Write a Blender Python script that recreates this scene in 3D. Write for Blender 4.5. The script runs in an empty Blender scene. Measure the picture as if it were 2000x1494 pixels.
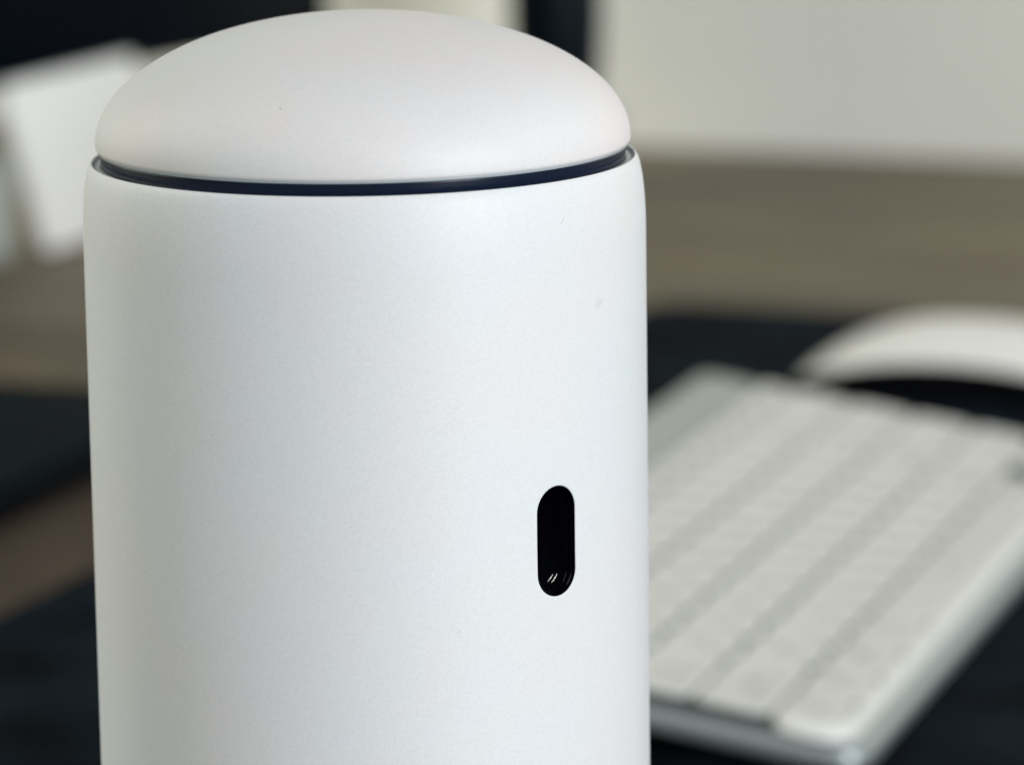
import bpy, math, random
from mathutils import Vector, noise
random.seed(4)
S = 0.001            # everything below is written in millimetres
C = bpy.context.scene.collection
R = math.radians

# ---------------------------------------------------------------- camera
cam_d = bpy.data.cameras.new('camera')
cam = bpy.data.objects.new('camera', cam_d); C.objects.link(cam)
cam.location = (0, 0, 268.6*S)
cam.rotation_mode = 'XYZ'
from mathutils import Matrix
PITCH, ROLL = R(11.2), R(-0.8)
cam.rotation_euler = (Matrix.Rotation(R(90)-PITCH, 4, 'X') @ Matrix.Rotation(ROLL, 4, 'Z')).to_euler()
cam_d.sensor_width = 36; cam_d.lens = 144
cam_d.clip_start = 0.02; cam_d.clip_end = 50
cam_d.dof.use_dof = True
cam_d.dof.focus_distance = 0.568
cam_d.dof.aperture_fstop = 144/8.2
bpy.context.scene.camera = cam

# ---------------------------------------------------------------- light of the room
sc = bpy.context.scene
w = bpy.data.worlds.new('World'); sc.world = w; w.use_nodes = True
bg = w.node_tree.nodes['Background']
bg.inputs[0].default_value = (0.86, 0.97, 1.0, 1); bg.inputs[1].default_value = 0.37
wn = w.node_tree                     # a room: the ceiling a little darker than the walls
g_ = wn.nodes.new('ShaderNodeTexCoord'); sx_ = wn.nodes.new('ShaderNodeSeparateXYZ'); rr_ = wn.nodes.new('ShaderNodeValToRGB')
wn.links.new(g_.outputs['Generated'], sx_.inputs[0]); wn.links.new(sx_.outputs['Z'], rr_.inputs['Fac']); wn.links.new(rr_.outputs['Color'], bg.inputs[0])
rr_.color_ramp.elements[0].color = (0.86, 0.97, 1.0, 1); rr_.color_ramp.elements[0].position = 0.1
rr_.color_ramp.elements[1].color = (0.85, 0.84, 0.85, 1); rr_.color_ramp.elements[1].position = 0.8
def area(name, loc, target, sx, sy, power, col):
    l = bpy.data.lights.new(name, 'AREA'); l.shape = 'RECTANGLE'; l.size = sx; l.size_y = sy
    l.energy = power; l.color = col
    o = bpy.data.objects.new(name, l); C.objects.link(o); o.location = loc
    o.rotation_euler = (Vector(target)-Vector(loc)).to_track_quat('-Z', 'Y').to_euler()
    return o
area('window_light', (2.74, -2.34, 1.0), (0.0, 0.9, 0.1), 1.2, 1.8, 147, (0.97, 0.985, 1.0))
area('side_fill_light', (-1.6, 1.15, 0.8), (-0.02, 0.7, 0.12), 1.3, 1.3, 18, (1.0, 1.0, 0.85))  # unseen area fill added for the dim warm light on the left
sc.view_settings.view_transform = 'Standard'; sc.view_settings.look = 'None'
sc.view_settings.exposure = 0; sc.view_settings.gamma = 1
sc.cycles.use_denoising = True
sc.cycles.max_bounces = 8

# ---------------------------------------------------------------- helpers
def mesh_obj(name, verts, faces, mat, parent=None, smooth=True, loc=None):
    me = bpy.data.meshes.new(name)
    me.from_pydata([(x*S, y*S, z*S) for x, y, z in verts], [], faces)
    me.update()
    if smooth:
        for p in me.polygons: p.use_smooth = True
    o = bpy.data.objects.new(name, me); C.objects.link(o)
    if mat: me.materials.append(mat)
    if parent: o.parent = parent
    if loc: o.location = [c*S for c in loc]
    return o
def empty(name, loc, rot, label, cat):
    o = bpy.data.objects.new(name, None); C.objects.link(o)
    o.location = [c*S for c in loc]; o.rotation_euler = rot; o.empty_display_size = .01
    o['label'] = label; o['category'] = cat
    return o
def sharp(o, ang=35):
    o.data.set_sharp_from_angle(angle=R(ang)); return o
def lathe(prof, n=192, cx=0, cy=0):
    v, f = [], []
    for r, z in prof:
        for i in range(n):
            a = 2*math.pi*i/n; v.append((cx+r*math.sin(a), cy-r*math.cos(a), z))
    for k in range(len(prof)-1):
        for i in range(n):
            j = (i+1) % n
            f.append((k*n+i, k*n+j, (k+1)*n+j, (k+1)*n+i))
    return v, f
def rrect(x0, x1, y0, y1, r, seg=4):
    pts = []
    for cx, cy, a0 in ((x1-r, y1-r, 0), (x0+r, y1-r, 90), (x0+r, y0+r, 180), (x1-r, y0+r, 270)):
        for k in range(seg+1):
            a = R(a0+90*k/seg); pts.append((cx+r*math.cos(a), cy+r*math.sin(a)))
    return pts
def slab(x0, x1, y0, y1, z0, z1, r, bev, seg=5, bseg=3, bottom_bev=None):
    """rounded slab with rounded top (and bottom) edges"""
    bb = bev if bottom_bev is None else bottom_bev
    loops = []
    for k in range(bseg+1):
        a = R(90*k/bseg); loops.append((bb*(1-math.sin(a)), z0+bb*(1-math.cos(a))))
    for k in range(bseg+1):
        a = R(90*k/bseg); loops.append((bev*(1-math.cos(a)), z1-bev*(1-math.sin(a))))
    v, f = [], []
    for ins, z in loops:
        v += [(x, y, z) for x, y in rrect(x0+ins, x1-ins, y0+ins, y1-ins, max(r-ins, .05), seg)]
    n = 4*(seg+1)
    for k in range(len(loops)-1):
        for i in range(n):
            j = (i+1) % n; f.append((k*n+i, k*n+j, (k+1)*n+j, (k+1)*n+i))
    f.append(tuple(range(n))[::-1]); f.append(tuple((len(loops)-1)*n+i for i in range(n)))
    return v, f

# ---------------------------------------------------------------- materials
def mat(name, col, rough=.5, metal=0, spec=.5, coat=0, coat_rough=.1):
    m = bpy.data.materials.new(name); m.use_nodes = True
    b = m.node_tree.nodes['Principled BSDF']
    b.inputs['Base Color'].default_value = (*col, 1); b.inputs['Roughness'].default_value = rough
    b.inputs['Metallic'].default_value = metal; b.inputs['Specular IOR Level'].default_value = spec
    b.inputs['Coat Weight'].default_value = coat; b.inputs['Coat Roughness'].default_value = coat_rough
    return m, m.node_tree, b
def grain(nt, b, col, scale, amt, detail=2, bump=0, bdist=.0001, tint=None, soft=False):
    N, L = nt.nodes, nt.links
    tc = N.new('ShaderNodeTexCoord'); no = N.new('ShaderNodeTexNoise')
    no.inputs['Scale'].default_value = scale; no.inputs['Detail'].default_value = detail
    L.new(tc.outputs['Object'], no.inputs['Vector'])
    rp = N.new('ShaderNodeValToRGB')
    rp.color_ramp.elements[0].position = .3; rp.color_ramp.elements[1].position = .7
    t = tint or (1, 1, 1)
    rp.color_ramp.elements[0].color = (*[c*(1-amt)*q for c, q in zip(col, t)], 1)
    rp.color_ramp.elements[1].color = (*[min(1, c*(1+amt)) for c in col], 1)
    L.new(no.outputs['Fac'], rp.inputs['Fac'])
    out = rp.outputs['Color']
    if soft:
        n2 = N.new('ShaderNodeTexNoise'); n2.inputs['Scale'].default_value = 38; n2.inputs['Detail'].default_value = 3
        L.new(tc.outputs['Object'], n2.inputs['Vector'])
        r2 = N.new('ShaderNodeValToRGB'); r2.color_ramp.elements[0].position = .38; r2.color_ramp.elements[1].position = .62
        r2.color_ramp.elements[0].color = (1, .975, .97, 1); r2.color_ramp.elements[1].color = (.965, .99, 1, 1)
        m2 = N.new('ShaderNodeMix'); m2.data_type = 'RGBA'; m2.blend_type = 'MULTIPLY'; m2.inputs['Factor'].default_value = 1
        L.new(n2.outputs['Fac'], r2.inputs['Fac']); L.new(out, m2.inputs[6]); L.new(r2.outputs['Color'], m2.inputs[7]); out = m2.outputs[2]
    L.new(out, b.inputs['Base Color']); grain.out = out
    if bump:
        bp = N.new('ShaderNodeBump'); bp.inputs['Strength'].default_value = bump; bp.inputs['Distance'].default_value = bdist
        L.new(no.outputs['Fac'], bp.inputs['Height']); L.new(bp.outputs['Normal'], b.inputs['Normal'])
    return rp, tc

def marks(nt, b, rp, tc, pts):
    """tiny specks of dirt on the shell"""
    N, L = nt.nodes, nt.links
    cur = b.inputs['Base Color'].links[0].from_socket
    for (p, rad, dark) in pts:
        m1 = N.new('ShaderNodeMapping'); m1.vector_type = 'TEXTURE'
        m1.inputs['Location'].default_value = [c*S for c in p]
        m1.inputs['Rotation'].default_value = (0, R(25), 0)
        m1.inputs['Scale'].default_value = (rad[0]*S, 3*S, rad[1]*S)
        L.new(tc.outputs['Object'], m1.inputs['Vector'])
        ln = N.new('ShaderNodeVectorMath'); ln.operation = 'LENGTH'; L.new(m1.outputs['Vector'], ln.inputs[0])
        mr = N.new('ShaderNodeMapRange'); mr.inputs['From Min'].default_value = .4; mr.inputs['From Max'].default_value = 1
        mr.inputs['To Min'].default_value = dark; mr.inputs['To Max'].default_value = 0
        L.new(ln.outputs['Value'], mr.inputs['Value'])
        mx = N.new('ShaderNodeMix'); mx.data_type = 'RGBA'; L.new(mr.outputs['Result'], mx.inputs['Factor'])
        L.new(cur, mx.inputs[6]); mx.inputs[7].default_value = (.33, .34, .33, 1)
        cur = mx.outputs[2]
    L.new(cur, b.inputs['Base Color'])

M = {}
body_col = (.80, .815, .825)
m, nt, b = mat('shell_white', body_col, .5, spec=.42)
rp, tc = grain(nt, b, body_col, 2600, .035, 2, .18, .00006, soft=True)
M['shell'] = m; shell_nodes = (nt, b, rp, tc)
lid_col = (.80, .785, .785)
m, nt, b = mat('lid_white', lid_col, .5, spec=.4)
rp, tc = grain(nt, b, lid_col, 2600, .03, 2, .18, .00006, soft=True)
M['lid'] = m; lid_nodes = (nt, b, rp, tc)
M['ring'], nt, b = mat('ring_glass', (.004, .010, .028), .25, spec=.35)
M['seam_reflection'], nt, b = mat('seam_reflection_grey', (.42, .48, .52), .2, spec=.6)
M['black_gloss'], nt, b = mat('black_glass', (.0003, .0003, .0015), .1, spec=.025)
M['slot_glint'], nt, b = mat('slot_glint_metal', (.9, .9, .82), .18, metal=.3)  # light metal for the modelled glints in the slot
M['key'], nt, b = mat('key_plastic', (.68, .68, .65), .5, spec=.4)
# the printed legend: a small grey mark in the middle of each key top
N, L = nt.nodes, nt.links
tc = N.new('ShaderNodeTexCoord'); sx = N.new('ShaderNodeSeparateXYZ'); L.new(tc.outputs['Object'], sx.inputs[0])
oi = N.new('ShaderNodeObjectInfo'); add = N.new('ShaderNodeVectorMath'); L.new(tc.outputs['Object'], add.inputs[0])
sc_ = N.new('ShaderNodeVectorMath'); sc_.operation = 'SCALE'; L.new(oi.outputs['Location'], sc_.inputs[0]); sc_.inputs['Scale'].default_value = 7
L.new(sc_.outputs[0], add.inputs[1])
no = N.new('ShaderNodeTexNoise'); no.inputs['Scale'].default_value = 420; no.inputs['Detail'].default_value = 1; L.new(add.outputs[0], no.inputs['Vector'])
def lt(sock, lim, absol=True):
    q = sock
    if absol:
        a_ = N.new('ShaderNodeMath'); a_.operation = 'ABSOLUTE'; L.new(sock, a_.inputs[0]); q = a_.outputs[0]
    c_ = N.new('ShaderNodeMath'); c_.operation = 'LESS_THAN'; L.new(q, c_.inputs[0]); c_.inputs[1].default_value = lim; return c_.outputs[0]
def mul(a_, b_):
    c_ = N.new('ShaderNodeMath'); c_.operation = 'MULTIPLY'; L.new(a_, c_.inputs[0])
    if isinstance(b_, float): c_.inputs[1].default_value = b_
    else: L.new(b_, c_.inputs[1])
    return c_.outputs[0]
mk = mul(mul(mul(lt(sx.outputs['X'], .0024), lt(sx.outputs['Y'], .0019)), lt(no.outputs['Fac'], .5, False)), .8)
mx = N.new('ShaderNodeMix'); mx.data_type = 'RGBA'; L.new(mk, mx.inputs['Factor'])
mx.inputs[6].default_value = (.68, .68, .65, 1); mx.inputs[7].default_value = (.16, .17, .17, 1); L.new(mx.outputs[2], b.inputs['Base Color'])
M['kbed'], nt, b = mat('key_bed', (.028, .042, .042), .5)
M['rim'], nt, b = mat('rim_white', (.86, .86, .83), .4)
M['strip'], nt, b = mat('strip_grey', (.42, .45, .42), .5)
M['end_reflection'], nt, b = mat('end_reflection_grey', (.66, .70, .70), .3)
M['alu'], nt, b = mat('aluminium', (.46, .51, .52), .42, metal=.7)
grain(nt, b, (.46, .51, .52), 900, .05, 2)
M['rubber'], nt, b = mat('rubber', (.015, .016, .018), .7)
M['mouse'], nt, b = mat('mouse_white', (.82, .81, .78), .3, spec=.5, coat=.3, coat_rough=.12)
M['mouse_base'], nt, b = mat('mouse_base_black', (.004, .004, .006), .6, spec=.1)
M['mat'], nt, b = mat('felt', (.006, .009, .014), .95, spec=.03)
grain(nt, b, (.0062, .0105, .0155), 22, .75, 4, .5, .0006, tint=(.8, .85, 1.05))
M['laptop'], nt, b = mat('black_lid', (.004, .0085, .011), .7, spec=.05)
grain(nt, b, (.004, .0085, .011), 30, .2, 2)
M['laptop_side'], nt, b = mat('black_side', (.0015, .0018, .004), .6, spec=.08)
M['screen'], nt, b = mat('screen_glass', (.001, .003, .0065), .35, spec=.05)
M['stand'], nt, b = mat('stand_white', (.94, .945, .94), .35, spec=.5)
M['foot'], nt, b = mat('stand_foot_grey', (.40, .43, .40), .5)
M['dark'], nt, b = mat('dark_plastic', (.002, .006, .010), .4, spec=.1)
M['wall'], nt, b = mat('wall_paint', (.93, .925, .84), .9, spec=.1)
grain(nt, b, (.93, .925, .84), 3, .04, 3, .1, .0005)
M['wood'], nt, b = mat('desk_wood', (.16, .14, .10), .55, spec=.3)
N, L = nt.nodes, nt.links
tc = N.new('ShaderNodeTexCoord'); mp = N.new('ShaderNodeMapping')
mp.inputs['Rotation'].default_value = (0, 0, R(22.5)); mp.inputs['Scale'].default_value = (1.8, 4.5, 1)
no = N.new('ShaderNodeTexNoise'); no.inputs['Scale'].default_value = 3.2; no.inputs['Detail'].default_value = 6; no.inputs['Distortion'].default_value = .6
no2 = N.new('ShaderNodeTexNoise'); no2.inputs['Scale'].default_value = 9; no2.inputs['Detail'].default_value = 3
rp = N.new('ShaderNodeValToRGB'); e = rp.color_ramp.elements
e[0].position = .36; e[0].color = (.125, .096, .060, 1); e[1].position = .66; e[1].color = (.235, .192, .118, 1)
mx = N.new('ShaderNodeMix'); mx.data_type = 'RGBA'; mx.blend_type = 'MULTIPLY'; mx.inputs['Factor'].default_value = .6
rp2 = N.new('ShaderNodeValToRGB'); rp2.color_ramp.elements[0].position = .35; rp2.color_ramp.elements[1].position = .65
rp2.color_ramp.elements[0].color = (.80, .92, .80, 1); rp2.color_ramp.elements[1].color = (1.0, .90, .86, 1)
L.new(tc.outputs['Object'], mp.inputs['Vector']); L.new(mp.outputs['Vector'], no.inputs['Vector']); L.new(no.outputs['Fac'], rp.inputs['Fac'])
L.new(tc.outputs['Object'], no2.inputs['Vector']); L.new(no2.outputs['Fac'], rp2.inputs['Fac'])
L.new(rp.outputs['Color'], mx.inputs[6]); L.new(rp2.outputs['Color'], mx.inputs[7]); L.new(mx.outputs[2], b.inputs['Base Color'])

# ---------------------------------------------------------------- the setting: wooden desk and painted wall
ROOM = R(-22.5)
dv = Vector((math.sin(R(22.5)), math.cos(R(22.5)))); rv = Vector((dv.y, -dv.x))
def room(p0, a, b_):          # point p0 + a along the wall + b_ towards the wall
    return (p0[0]+rv.x*a+dv.x*b_, p0[1]+rv.y*a+dv.y*b_)
w0 = (66.8, 1953.5)
v, f = slab(-1300, 1300, -2300, -2, -33, -3, 4, 2)
desk = mesh_obj('desk', v, f, M['wood'], loc=(w0[0], w0[1], 0)); desk.rotation_euler.z = ROOM; sharp(desk); desk['kind'] = 'structure'
v, f = slab(-1800, 1800, 0, 80, -700, 1500, 2, 1)
wall = mesh_obj('wall', v, f, M['wall'], loc=(w0[0], w0[1], 0)); wall.rotation_euler.z = ROOM; sharp(wall); wall['kind'] = 'structure'

# desk mat (its far left corner is at local 0,0)
v, f = slab(0, 620, -1180, 0, -3, 0, 12, 1.2)
dm = mesh_obj('desk_mat', v, f, M['mat'], loc=(54, 1510, 0)); dm.rotation_euler.z = ROOM; sharp(dm)
dm['label'] = 'dark navy felt desk mat under the keyboard, mouse and white cylinder'; dm['category'] = 'desk mat'

# ---------------------------------------------------------------- white cylinder with domed lid
dev = empty('speaker', (-20.9, 585, 0), (0, 0, 0), 'tall matte white cylinder with domed lid, dark ring under it and a black pill-shaped slot', 'speaker')
RB = 40.55; ZS = 175.5; ZT = 186.3; RT = 39.2
SLOT_A, SLOT_Z, SLOT_W, SLOT_H = R(41.6), 136.2, 7.1, 15.7
NC = 240; DA = 2*math.pi/NC
rows = [0.6 + k*1.06 for k in range(int((ZS-0.6)/1.06))]
prof = []                     # (r, z)
prof.append((RB-8, 0)); prof.append((RB-.6, 0)); 
for z in rows: prof.append((RB, z))
first_row = 2
for k in range(0, 17):
    a = R(84*k/16)
    prof.append((RT-.12+(RB-RT+.12)*math.cos(a), ZS+(ZT-.12-ZS)*math.sin(a)/math.sin(R(84))))
for k in range(1, 7):         # small rolled edge, then down into the groove
    a = R(90*k/6+6)
    rr, zz = prof[first_row+len(rows)+16][0], ZT-.12
    prof.append((rr-.22+.22*math.cos(R(15*k)), zz+.12*math.sin(R(15*k))))
prof.append((38.75, ZT-.4)); prof.append((38.6, ZT-3))
def bp(a, z, r): return (r*math.sin(a), -r*math.cos(a), z)
v = []; f = []
for (r, z) in prof:
    for i in range(NC): v.append(bp(SLOT_A+i*DA, z, r))
hc = 8; hr = 11
kc = min(range(len(rows)), key=lambda k: abs(rows[k]-SLOT_Z)) + first_row
zc = prof[kc][1]
for k in range(len(prof)-1):
    for i in range(NC):
        ii = i if i < NC/2 else i-NC
        if kc-hr <= k < kc+hr and -hc <= ii < hc: continue
        j = (i+1) % NC
        f.append((k*NC+i, k*NC+j, (k+1)*NC+j, (k+1)*NC+i))
# patch round the slot: loops blend from the rectangle to the pill outline
per = []
for i in range(-hc, hc): per.append((i, -hr))
for k in range(-hr, hr): per.append((hc, k))
for i in range(hc, -hc, -1): per.append((i, hr))
for k in range(hr, -hr, -1): per.append((-hc, k))
def pill(dx, dz, w_, h_):      # outline point in the direction of (dx, dz)
    r = w_/2; s = h_/2-r; L_ = math.hypot(dx, dz); ux, uz = dx/L_, dz/L_
    if abs(ux) > 1e-9:
        t = r/abs(ux)
        if abs(t*uz) <= s: return (t*ux, t*uz)
    sz = math.copysign(s, uz)
    bq = uz*sz; t = bq+math.sqrt(max(0, bq*bq-(s*s-r*r)))
    return (t*ux, t*uz)
loops = []
base = [((kc+k)*NC+((i+NC) % NC)) for i, k in per]
prev = base; n = len(per)
rect = [(i*DA*RB, k*1.06) for i, k in per]
offz = SLOT_Z-zc
def add_loop(pts, depth):
    global prev
    cur = []
    for x, z in pts:
        cur.append(len(v)); v.append(bp(SLOT_A+x/RB, zc+z, RB-depth))
    for q in range(n):
        p2 = (q+1) % n
        f.append((prev[q], prev[p2], cur[p2], cur[q]))
    prev = cur
# angular directions are taken from an even walk round the pill so its ends stay smooth
outl = [pill(x, z*.98, SLOT_W, SLOT_H) for x, z in rect]
FIL = .22
for s in range(1, 9):
    t = s/8; t2 = 1-(1-t)**1.25
    add_loop([(x+(px_+ (FIL/ max(1e-6, math.hypot(px_, pz_)))*px_ - x)*t2, z+(pz_+offz + (FIL/max(1e-6, math.hypot(px_, pz_)))*pz_ - z)*t2) for (x, z), (px_, pz_) in zip(rect, outl)], 0)
for s in range(1, 6):
    a = R(18*s)
    g = FIL*(1-math.sin(a))
    add_loop([(px_*(1+g/math.hypot(px_, pz_)), pz_*(1+g/math.hypot(px_, pz_))+offz) for px_, pz_ in outl], FIL*(1-math.cos(a)))
for dpt in (.5, 1.2): add_loop([(px_, pz_+offz) for px_, pz_ in outl], dpt)
body = mesh_obj('body', v, f, M['shell'], dev)
# black window: sleeve, chamfered inner frame and glossy floor
def pill_pts(w_, h_, m=64):
    r = w_/2; s = h_/2-r; out = []
    for q in range(m):
        a = 2*math.pi*(q+.5)/m
        out.append((r*math.cos(a), r*math.sin(a)+math.copysign(s, math.sin(a))))
    return out
v, f = [], []; m_ = 64
pr = [(-.0, .12), (-.02, .35), (-.25, .55), (-.55, .62), (-.62, .95), (-.9, 1.05)]
for ins, dp in pr:
    for x, z in pill_pts(SLOT_W-.02+2*ins, SLOT_H-.02+2*ins, m_): v.append(bp(SLOT_A+x/RB, SLOT_Z+z, RB-dp))
for k in range(len(pr)-1):
    for q in range(m_):
        p2 = (q+1) % m_; f.append((k*m_+q, k*m_+p2, (k+1)*m_+p2, (k+1)*m_+q))
f.append(tuple((len(pr)-1)*m_+q for q in range(m_)))
win = mesh_obj('slot_window', v, f, M['black_gloss'], dev)
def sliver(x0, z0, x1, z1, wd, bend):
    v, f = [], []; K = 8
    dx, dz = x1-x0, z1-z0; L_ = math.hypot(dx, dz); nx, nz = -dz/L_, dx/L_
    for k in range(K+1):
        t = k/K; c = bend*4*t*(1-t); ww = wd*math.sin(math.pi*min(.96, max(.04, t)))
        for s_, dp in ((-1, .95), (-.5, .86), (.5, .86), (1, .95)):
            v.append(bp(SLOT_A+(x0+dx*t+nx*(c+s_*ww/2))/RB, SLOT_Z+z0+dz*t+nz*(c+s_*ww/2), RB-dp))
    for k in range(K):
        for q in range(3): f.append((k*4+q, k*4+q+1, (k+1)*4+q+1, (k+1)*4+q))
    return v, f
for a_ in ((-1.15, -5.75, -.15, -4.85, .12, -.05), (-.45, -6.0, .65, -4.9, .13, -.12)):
    vv, ff = sliver(*a_); mesh_obj('slot_glint', vv, ff, M['slot_glint'], win)  # thin bright strips modelled as two reflected glints on the slot floor
# dark ring in the groove, pale rings modelled as the seam's reflections, domed lid
v, f = lathe([(37.2, ZT-1.5), (37.6, ZT-.5), (37.86, ZT+1.3), (37.86, ZT+1.4), (37.75, ZT+1.5), (37.2, ZT+1.5)], 240)
mesh_obj('ring', v, f, M['ring'], dev)
v, f = lathe([(38.85, ZT-.9), (38.8, ZT-.46), (37.7, ZT-.42), (37.4, ZT-.7)], 240)
mesh_obj('end_reflection', v, f, M['end_reflection'], dev)  # pale ledge added to give the bright reflections at the seam ends
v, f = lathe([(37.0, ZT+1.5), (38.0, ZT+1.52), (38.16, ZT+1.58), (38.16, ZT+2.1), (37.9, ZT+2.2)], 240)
mesh_obj('seam_reflection', v, f, M['seam_reflection'], dev)  # thin pale ring standing for the reflected line under the lid
ZL = 188.85; RL = 38.45; BL = 18.15
pr = [(37.0, ZL-.72), (37.95, ZL-.72), (38.15, ZL-.68), (38.3, ZL-.55), (38.4, ZL-.36), (38.44, ZL-.15)]
for k in range(0, 65):
    a = R(90*k/64); pr.append((max(.001, RL*math.cos(a)), ZL+BL*math.sin(a)))
v, f = lathe(pr, 240)
mesh_obj('lid', v, f, M['lid'], dev)
nt, b, rp, tc = shell_nodes
marks(nt, b, rp, tc, [(bp(R(44), 181.0, RB), (.12, .75), .35), (bp(R(55), 168.5, RB), (.6, .9), .16), (bp(R(19), 125.5, RB), (.12, .25), .5),
                      (bp(R(-30), 153, RB), (.25, .12), .4), (bp(R(9.5), 109, RB), (.2, .1), .3), (bp(R(-2), 141, RB), (.12, .2), .25)])
nt, b, rp, tc = lid_nodes
marks(nt, b, rp, tc, [((-10, -32.5, ZL+8.6), (.3, .2), .4), ((1.5, -30.5, ZL+10), (.5, .16), .2), ((-15, -29, ZL+10.5), (.2, .16), .25)])

# ---------------------------------------------------------------- keyboard
KA = R(18.57); KT = math.atan(.15)
kb = empty('keyboard', (76.7, 891.8, 0), (0, KT, -KA), 'white keyboard with aluminium sides, tilted on the dark mat behind the white cylinder', 'keyboard')
x0, x1, y0, y1 = -127, 3, -2, 313.5
v, f = slab(x0-1.5, 1.9, y0-1, y1+1, .4, 6.4, 8, 2.4, bottom_bev=1.8)
sharp(mesh_obj('case', v, f, M['alu'], kb), 50)
v, f = slab(x0, -3.2, y0+1.2, y1-1.2, 5.9, 8.8, 7, .9)
sharp(mesh_obj('key_bed', v, f, M['kbed'], kb), 50)
v, f = slab(x0+.4, -108.6, y0+1.6, y1-1.6, 8.7, 9.3, 5, .3)
sharp(mesh_obj('rear_strip', v, f, M['strip'], kb), 50)
# front rim: a rounded rail along the front edge, turning the corner at both ends
def rail(path, wd, zt, zb):
    v, f = [], []; K = 7
    for i, (x, y) in enumerate(path):
        a = path[max(0, i-1)]; c = path[min(len(path)-1, i+1)]
        tx, ty = c[0]-a[0], c[1]-a[1]; l_ = math.hypot(tx, ty); nx, ny = ty/l_, -tx/l_
        fac = math.sin(math.pi/2*min(1, (min(i, len(path)-1-i)+.3)/2.0))
        for k in range(K):
            an = math.pi*k/(K-1); o_ = -math.cos(an)*wd/2*fac; z = zb+(zt-zb)*math.sin(an)**.55 if 0 < k < K-1 else zb
            v.append((x+nx*o_, y+ny*o_, z))
    for i in range(len(path)-1):
        for k in range(K-1): f.append((i*K+k, (i+1)*K+k, (i+1)*K+k+1, i*K+k+1))
    f.append(tuple(range(K))); f.append(tuple((len(path)-1)*K+k for k in range(K))[::-1])
    return v, f
xr = -4.7; rc = 6.5; path = [(xr-16, y0+2.1), (xr-12, y0+2.1), (xr-9, y0+2.1)]
for k in range(7):
    a = R(-90+90*k/6); path.append((xr-rc+rc*math.cos(a), y0+2.1+rc+rc*math.sin(a)))
path += [(xr, y0+20), (xr, 150), (xr, y1-20)]
for k in range(7):
    a = R(90*k/6); path.append((xr-rc+rc*math.cos(a), y1-2.1-rc+rc*math.sin(a)))
path += [(xr-12, y1-2.1)]
v, f = rail(path, 4.4, 9.9, 7.2)
mesh_obj('front_rim', v, f, M['rim'], kb)
keycache = {}
def key(u0, u1, v0, v1):
    g = .6
    kw = (round(u1-u0-.8, 2), round(v1-v0-2.0, 2), u0 > 10)
    if kw not in keycache:
        hx, hy = kw[0]/2, kw[1]/2
        n_seg = 2; loops = [(0, 7.9), (.05, 9.1), (.9, 10.1)]
        vv, ff = [], []
        for ins, z in loops: vv += [(x, y, z) for x, y in rrect(-hx+ins, hx-ins, -hy+ins, hy-ins, max(3.3-ins, .8), n_seg)]
        n_ = 4*(n_seg+1)
        for k in range(len(loops)-1):
            for i in range(n_):
                j = (i+1) % n_; ff.append((k*n_+i, k*n_+j, (k+1)*n_+j, (k+1)*n_+i))
        dish = .85 if u0 > 10 else .1          # dished tops; the front row is nearly flat
        b0 = len(vv); xs = [(hx-1.5)*q for q in (1, .62, .22, -.22, -.62, -1)]
        for sg, seq in ((1, xs), (-1, xs[::-1])):
            for x in seq: vv.append((x, sg*(hy-1.5), 10.25-dish*(1-(x/(hx-1.5))**2)))
        for i in range(n_):
            j = (i+1) % n_; ff.append(((len(loops)-1)*n_+i, (len(loops)-1)*n_+j, b0+j, b0+i))
        for i in range(5): ff.append((b0+i, b0+i+1, b0+10-i, b0+11-i))
        o = sharp(mesh_obj('key', vv, ff, M['key'], kb), 22)
        keycache[kw] = o.data
    else:
        o = bpy.data.objects.new('key', keycache[kw]); C.objects.link(o); o.parent = kb
    o.location = (-(u0+u1)/2*S, (v0+v1)/2*S, random.uniform(-.08, .08)*S)
    return o
P = 18.75; U0 = 3.4; V0 = .3
rowsk = [
    [1.25, 1.25, 1.25, 1.5, 6.0, 1.5, 1.0, 'arrows'],
    [2.3]+[1]*10+[2.3, -1, 1, -1][:2]+[1.6],
    [1.85]+[1]*11+[2.35, 1],
    [1.55]+[1]*12+[1.65, 1],
    [1]*13+[2.2, 1],
]
for ri, rw in enumerate(rowsk):
    u0 = U0+19*ri; u1 = u0+19; vp = V0
    if ri == 0: u0 = 6.1
    rw = [q for q in rw if q != -1]
    for qi, q in enumerate(rw):
        if q == 'arrows':
            wv = (312.2-vp)/3
            key(u0, u0+7.8, vp, vp+wv); key(u0, u0+7.8, vp+wv, vp+2*wv); key(u0+7.6, u1, vp+wv, vp+2*wv); key(u0, u0+7.8, vp+2*wv, vp+3*wv)
            vp = 312.2
        else:
            ve = vp+q*P
            if qi == len(rw)-1: ve = 312.2
            key(u0, u1, vp, ve); vp = ve
vp = V0
for q in range(16):
    ve = vp+(312.2-V0)/16; key(U0+95, U0+95+9.5, vp, ve); vp = ve
# rear feet
for yy in (30, 283):
    v, f = slab(x0+4, x0+14, yy-12, yy+12, -17.6, 1.2, 3, .6)
    o = mesh_obj('foot', v, f, M['rubber'], kb)

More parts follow.
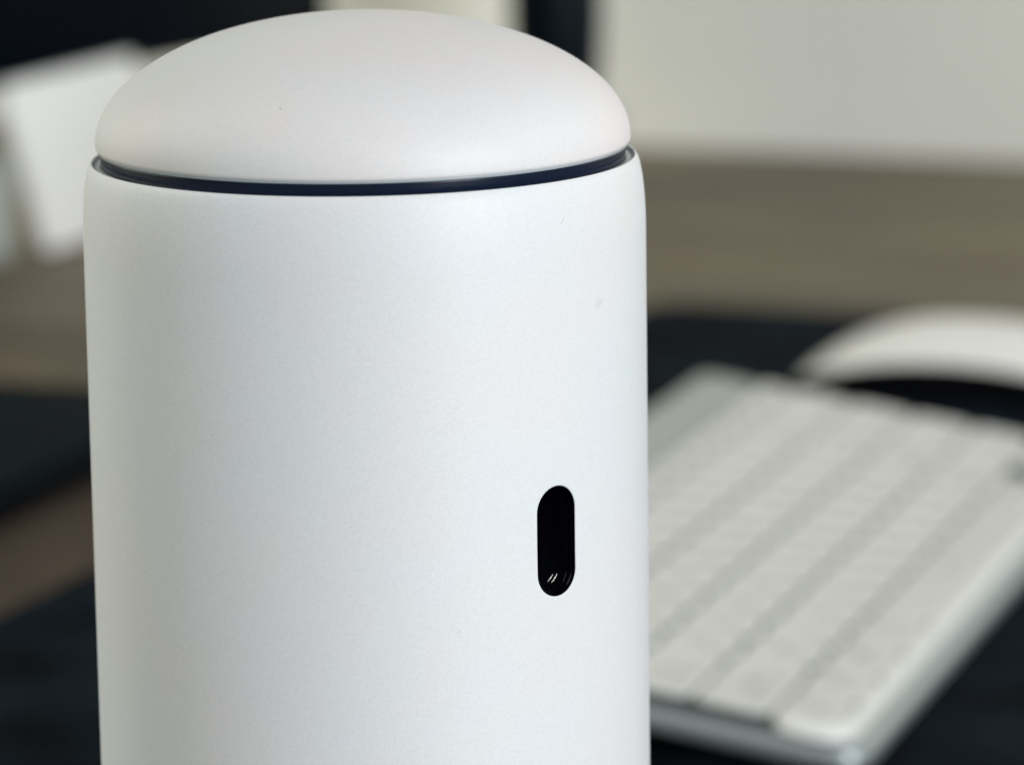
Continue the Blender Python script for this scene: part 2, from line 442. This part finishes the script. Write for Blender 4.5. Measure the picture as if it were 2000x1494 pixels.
# ---------------------------------------------------------------- mouse
mo = empty('computer_mouse', (98.5+rv.x*58, 1352+rv.y*58, 0), (0, 0, ROOM), 'glossy white arched computer mouse with a black underside, beyond the far end of the keyboard', 'computer mouse')
A_, B_ = 57.5, 29
def mz(x): 
    q = min(1, abs(x)/A_); return 3.0+21.5*(1-q**2.4)**.6
def ez(x):
    q = min(1, abs(x)/A_); return 2.2+12*(1-q**2)**.8
def mouse_surf(k_in, top):
    v, f = [], []; n = 72; K = 14
    for k in range(K+1):
        s = k/K
        for i in range(n):
            a = 2*math.pi*i/n; ca, sa = math.cos(a), math.sin(a); e_ = 2/3.1
            ox = math.copysign(abs(ca)**e_, ca)*A_*k_in; oy = math.copysign(abs(sa)**e_, sa)*B_*k_in
            if top:
                sr = math.sin(math.pi/2*s); x, y = ox*sr, oy*sr
                z0_ = ez(x); hh = mz(x)*(1-.10*(y/B_)**2); z = z0_+(hh-z0_)*math.cos(math.pi/2*s)**.75 if s < 1 else z0_
            else:
                t = s; x, y = ox*(1-.16*(1-t)), oy*(1-.22*(1-t)); z = .3+(ez(ox)+.2-.3)*t
            v.append((x, y, z))
    for k in range(K):
        for i in range(n):
            j = (i+1) % n; f.append((k*n+i, k*n+j, (k+1)*n+j, (k+1)*n+i) if not top else (k*n+j, k*n+i, (k+1)*n+i, (k+1)*n+j))
    if not top: f.append(tuple(range(n))[::-1])
    return v, f
v, f = mouse_surf(1, True); mesh_obj('top_shell', v, f, M['mouse'], mo)
v, f = mouse_surf(.965, False); mesh_obj('base', v, f, M['mouse_base'], mo)

# ---------------------------------------------------------------- closed laptop at the left
M['sheet_brown'], nt, b = mat('dark_brown_sheet', (.066, .046, .033), .6, spec=.2)
grain(nt, b, (.066, .046, .033), 60, .25, 4, .3, .0004)
sl = empty('brown_sheet', (-101, 1288, -3), (0, 0, ROOM), 'flat dark brown sheet lying under the closed black laptop, beside the mat', 'leather sleeve')  # flat dark brown sheet laid on the desk between laptop and mat
v, f = slab(-280, 56, -255, -14, 0, .9, 8, .4)
sharp(mesh_obj('back_panel', v, f, M['sheet_brown'], sl), 50)
v, f = slab(-279, 55.2, -254, -30, 1.0, 1.8, 8, .4)
sharp(mesh_obj('front_panel', v, f, M['sheet_brown'], sl), 50)
lp = empty('closed_laptop', (-101, 1288, -1.2), (0, 0, R(-20)), 'closed black laptop lying flat left of the white cylinder', 'laptop')
v, f = slab(-340, 0, -240, 0, 0, 7.4, 10, 1.5)
sharp(mesh_obj('base', v, f, M['laptop_side'], lp), 50)
v, f = slab(-340, 0, -240, 0, 8.2, 13.2, 10, 1.2)
sharp(mesh_obj('lid', v, f, M['laptop'], lp), 50)
v, f = slab(-300, -40, -9, -3, 7.0, 8.8, 2, .3)
mesh_obj('hinge', v, f, M['laptop_side'], lp)

# ---------------------------------------------------------------- monitor
mt = empty('monitor', (-213.8, 1697, -3), (0, 0, R(-33)), 'large black monitor on a grey foot, upper left behind the white cylinder', 'monitor')
# local +y runs along the screen towards the wall, local +x out of the screen
v, f = slab(-9, 3, -330, 238, 62.5, 430, 3, 1.5)
sharp(mesh_obj('screen_case', v, f, M['dark'], mt), 50)
v, f = slab(3.2, 3.9, -324, 232, 65, 426, 2, .2)
sharp(mesh_obj('screen', v, f, M['screen'], mt), 50)
v, f = slab(-50, 47, -140, -41, 0, 44, 10, 6)
sharp(mesh_obj('foot', v, f, M['foot'], mt), 50)
v, f = slab(-40, -10, -110, -60, 42, 230, 6, 2)
sharp(mesh_obj('neck', v, f, M['foot'], mt), 50)

# ---------------------------------------------------------------- white tapered stand in front of the monitor
import bmesh
def prism(outline, depth, bev, seg=4):
    """outline (y, z) extruded along local -x, all edges rounded"""
    bm = bmesh.new()
    a_ = [bm.verts.new((0, y*S, z*S)) for y, z in outline]; b_ = [bm.verts.new((-depth*S, y*S, z*S)) for y, z in outline]
    n_ = len(outline)
    bm.faces.new(a_); bm.faces.new(b_[::-1])
    for i in range(n_): bm.faces.new((a_[(i+1) % n_], a_[i], b_[i], b_[(i+1) % n_]))
    bmesh.ops.recalc_face_normals(bm, faces=bm.faces)
    bmesh.ops.bevel(bm, geom=bm.edges[:], offset=bev*S, segments=seg, affect='EDGES', profile=.5)
    return bm
def bm_obj(name, bm, mat_, parent):
    me = bpy.data.meshes.new(name); bm.to_mesh(me); bm.free(); me.materials.append(mat_)
    for p in me.polygons: p.use_smooth = True
    o = bpy.data.objects.new(name, me); C.objects.link(o); o.parent = parent
    return sharp(o, 50)
ws = empty('white_stand', (-187.8, 1644.7, -3), (0, 0, ROOM), 'white upright tapered panel, narrow at its foot, in front of the black monitor', 'stand')
bm_obj('body', prism([(2, 1.5), (56, 1.5), (62, 12), (82, 62), (82, 74), (-26, 74), (-27, 62), (-12, 34)], 6.5, 2.4), M['stand'], ws)
bm_obj('pad', prism([(6, 0), (52, 0), (52, 1.8), (6, 1.8)], 4.5, .3), M['rubber'], ws).location.x = -1*S

# ---------------------------------------------------------------- dark post on a round base by the wall
bt = empty('desk_lamp', (22.5, 1870, -3), (0, 0, 0), 'dark upright lamp post on a grey green base, between the dome and the pale wall', 'lamp')
v, f = lathe([(.01, 0), (24, 0), (27, 2), (28, 6), (28, 25), (26, 30), (20, 33), (.01, 33.5)], 64)
sharp(mesh_obj('base', v, f, M['foot'], bt), 50)
v, f = lathe([(14, 33), (18, 36), (20.5, 46), (21.5, 70), (21, 150), (17, 158), (11, 162), (.01, 163)], 64)
sharp(mesh_obj('post', v, f, M['dark'], bt), 50)
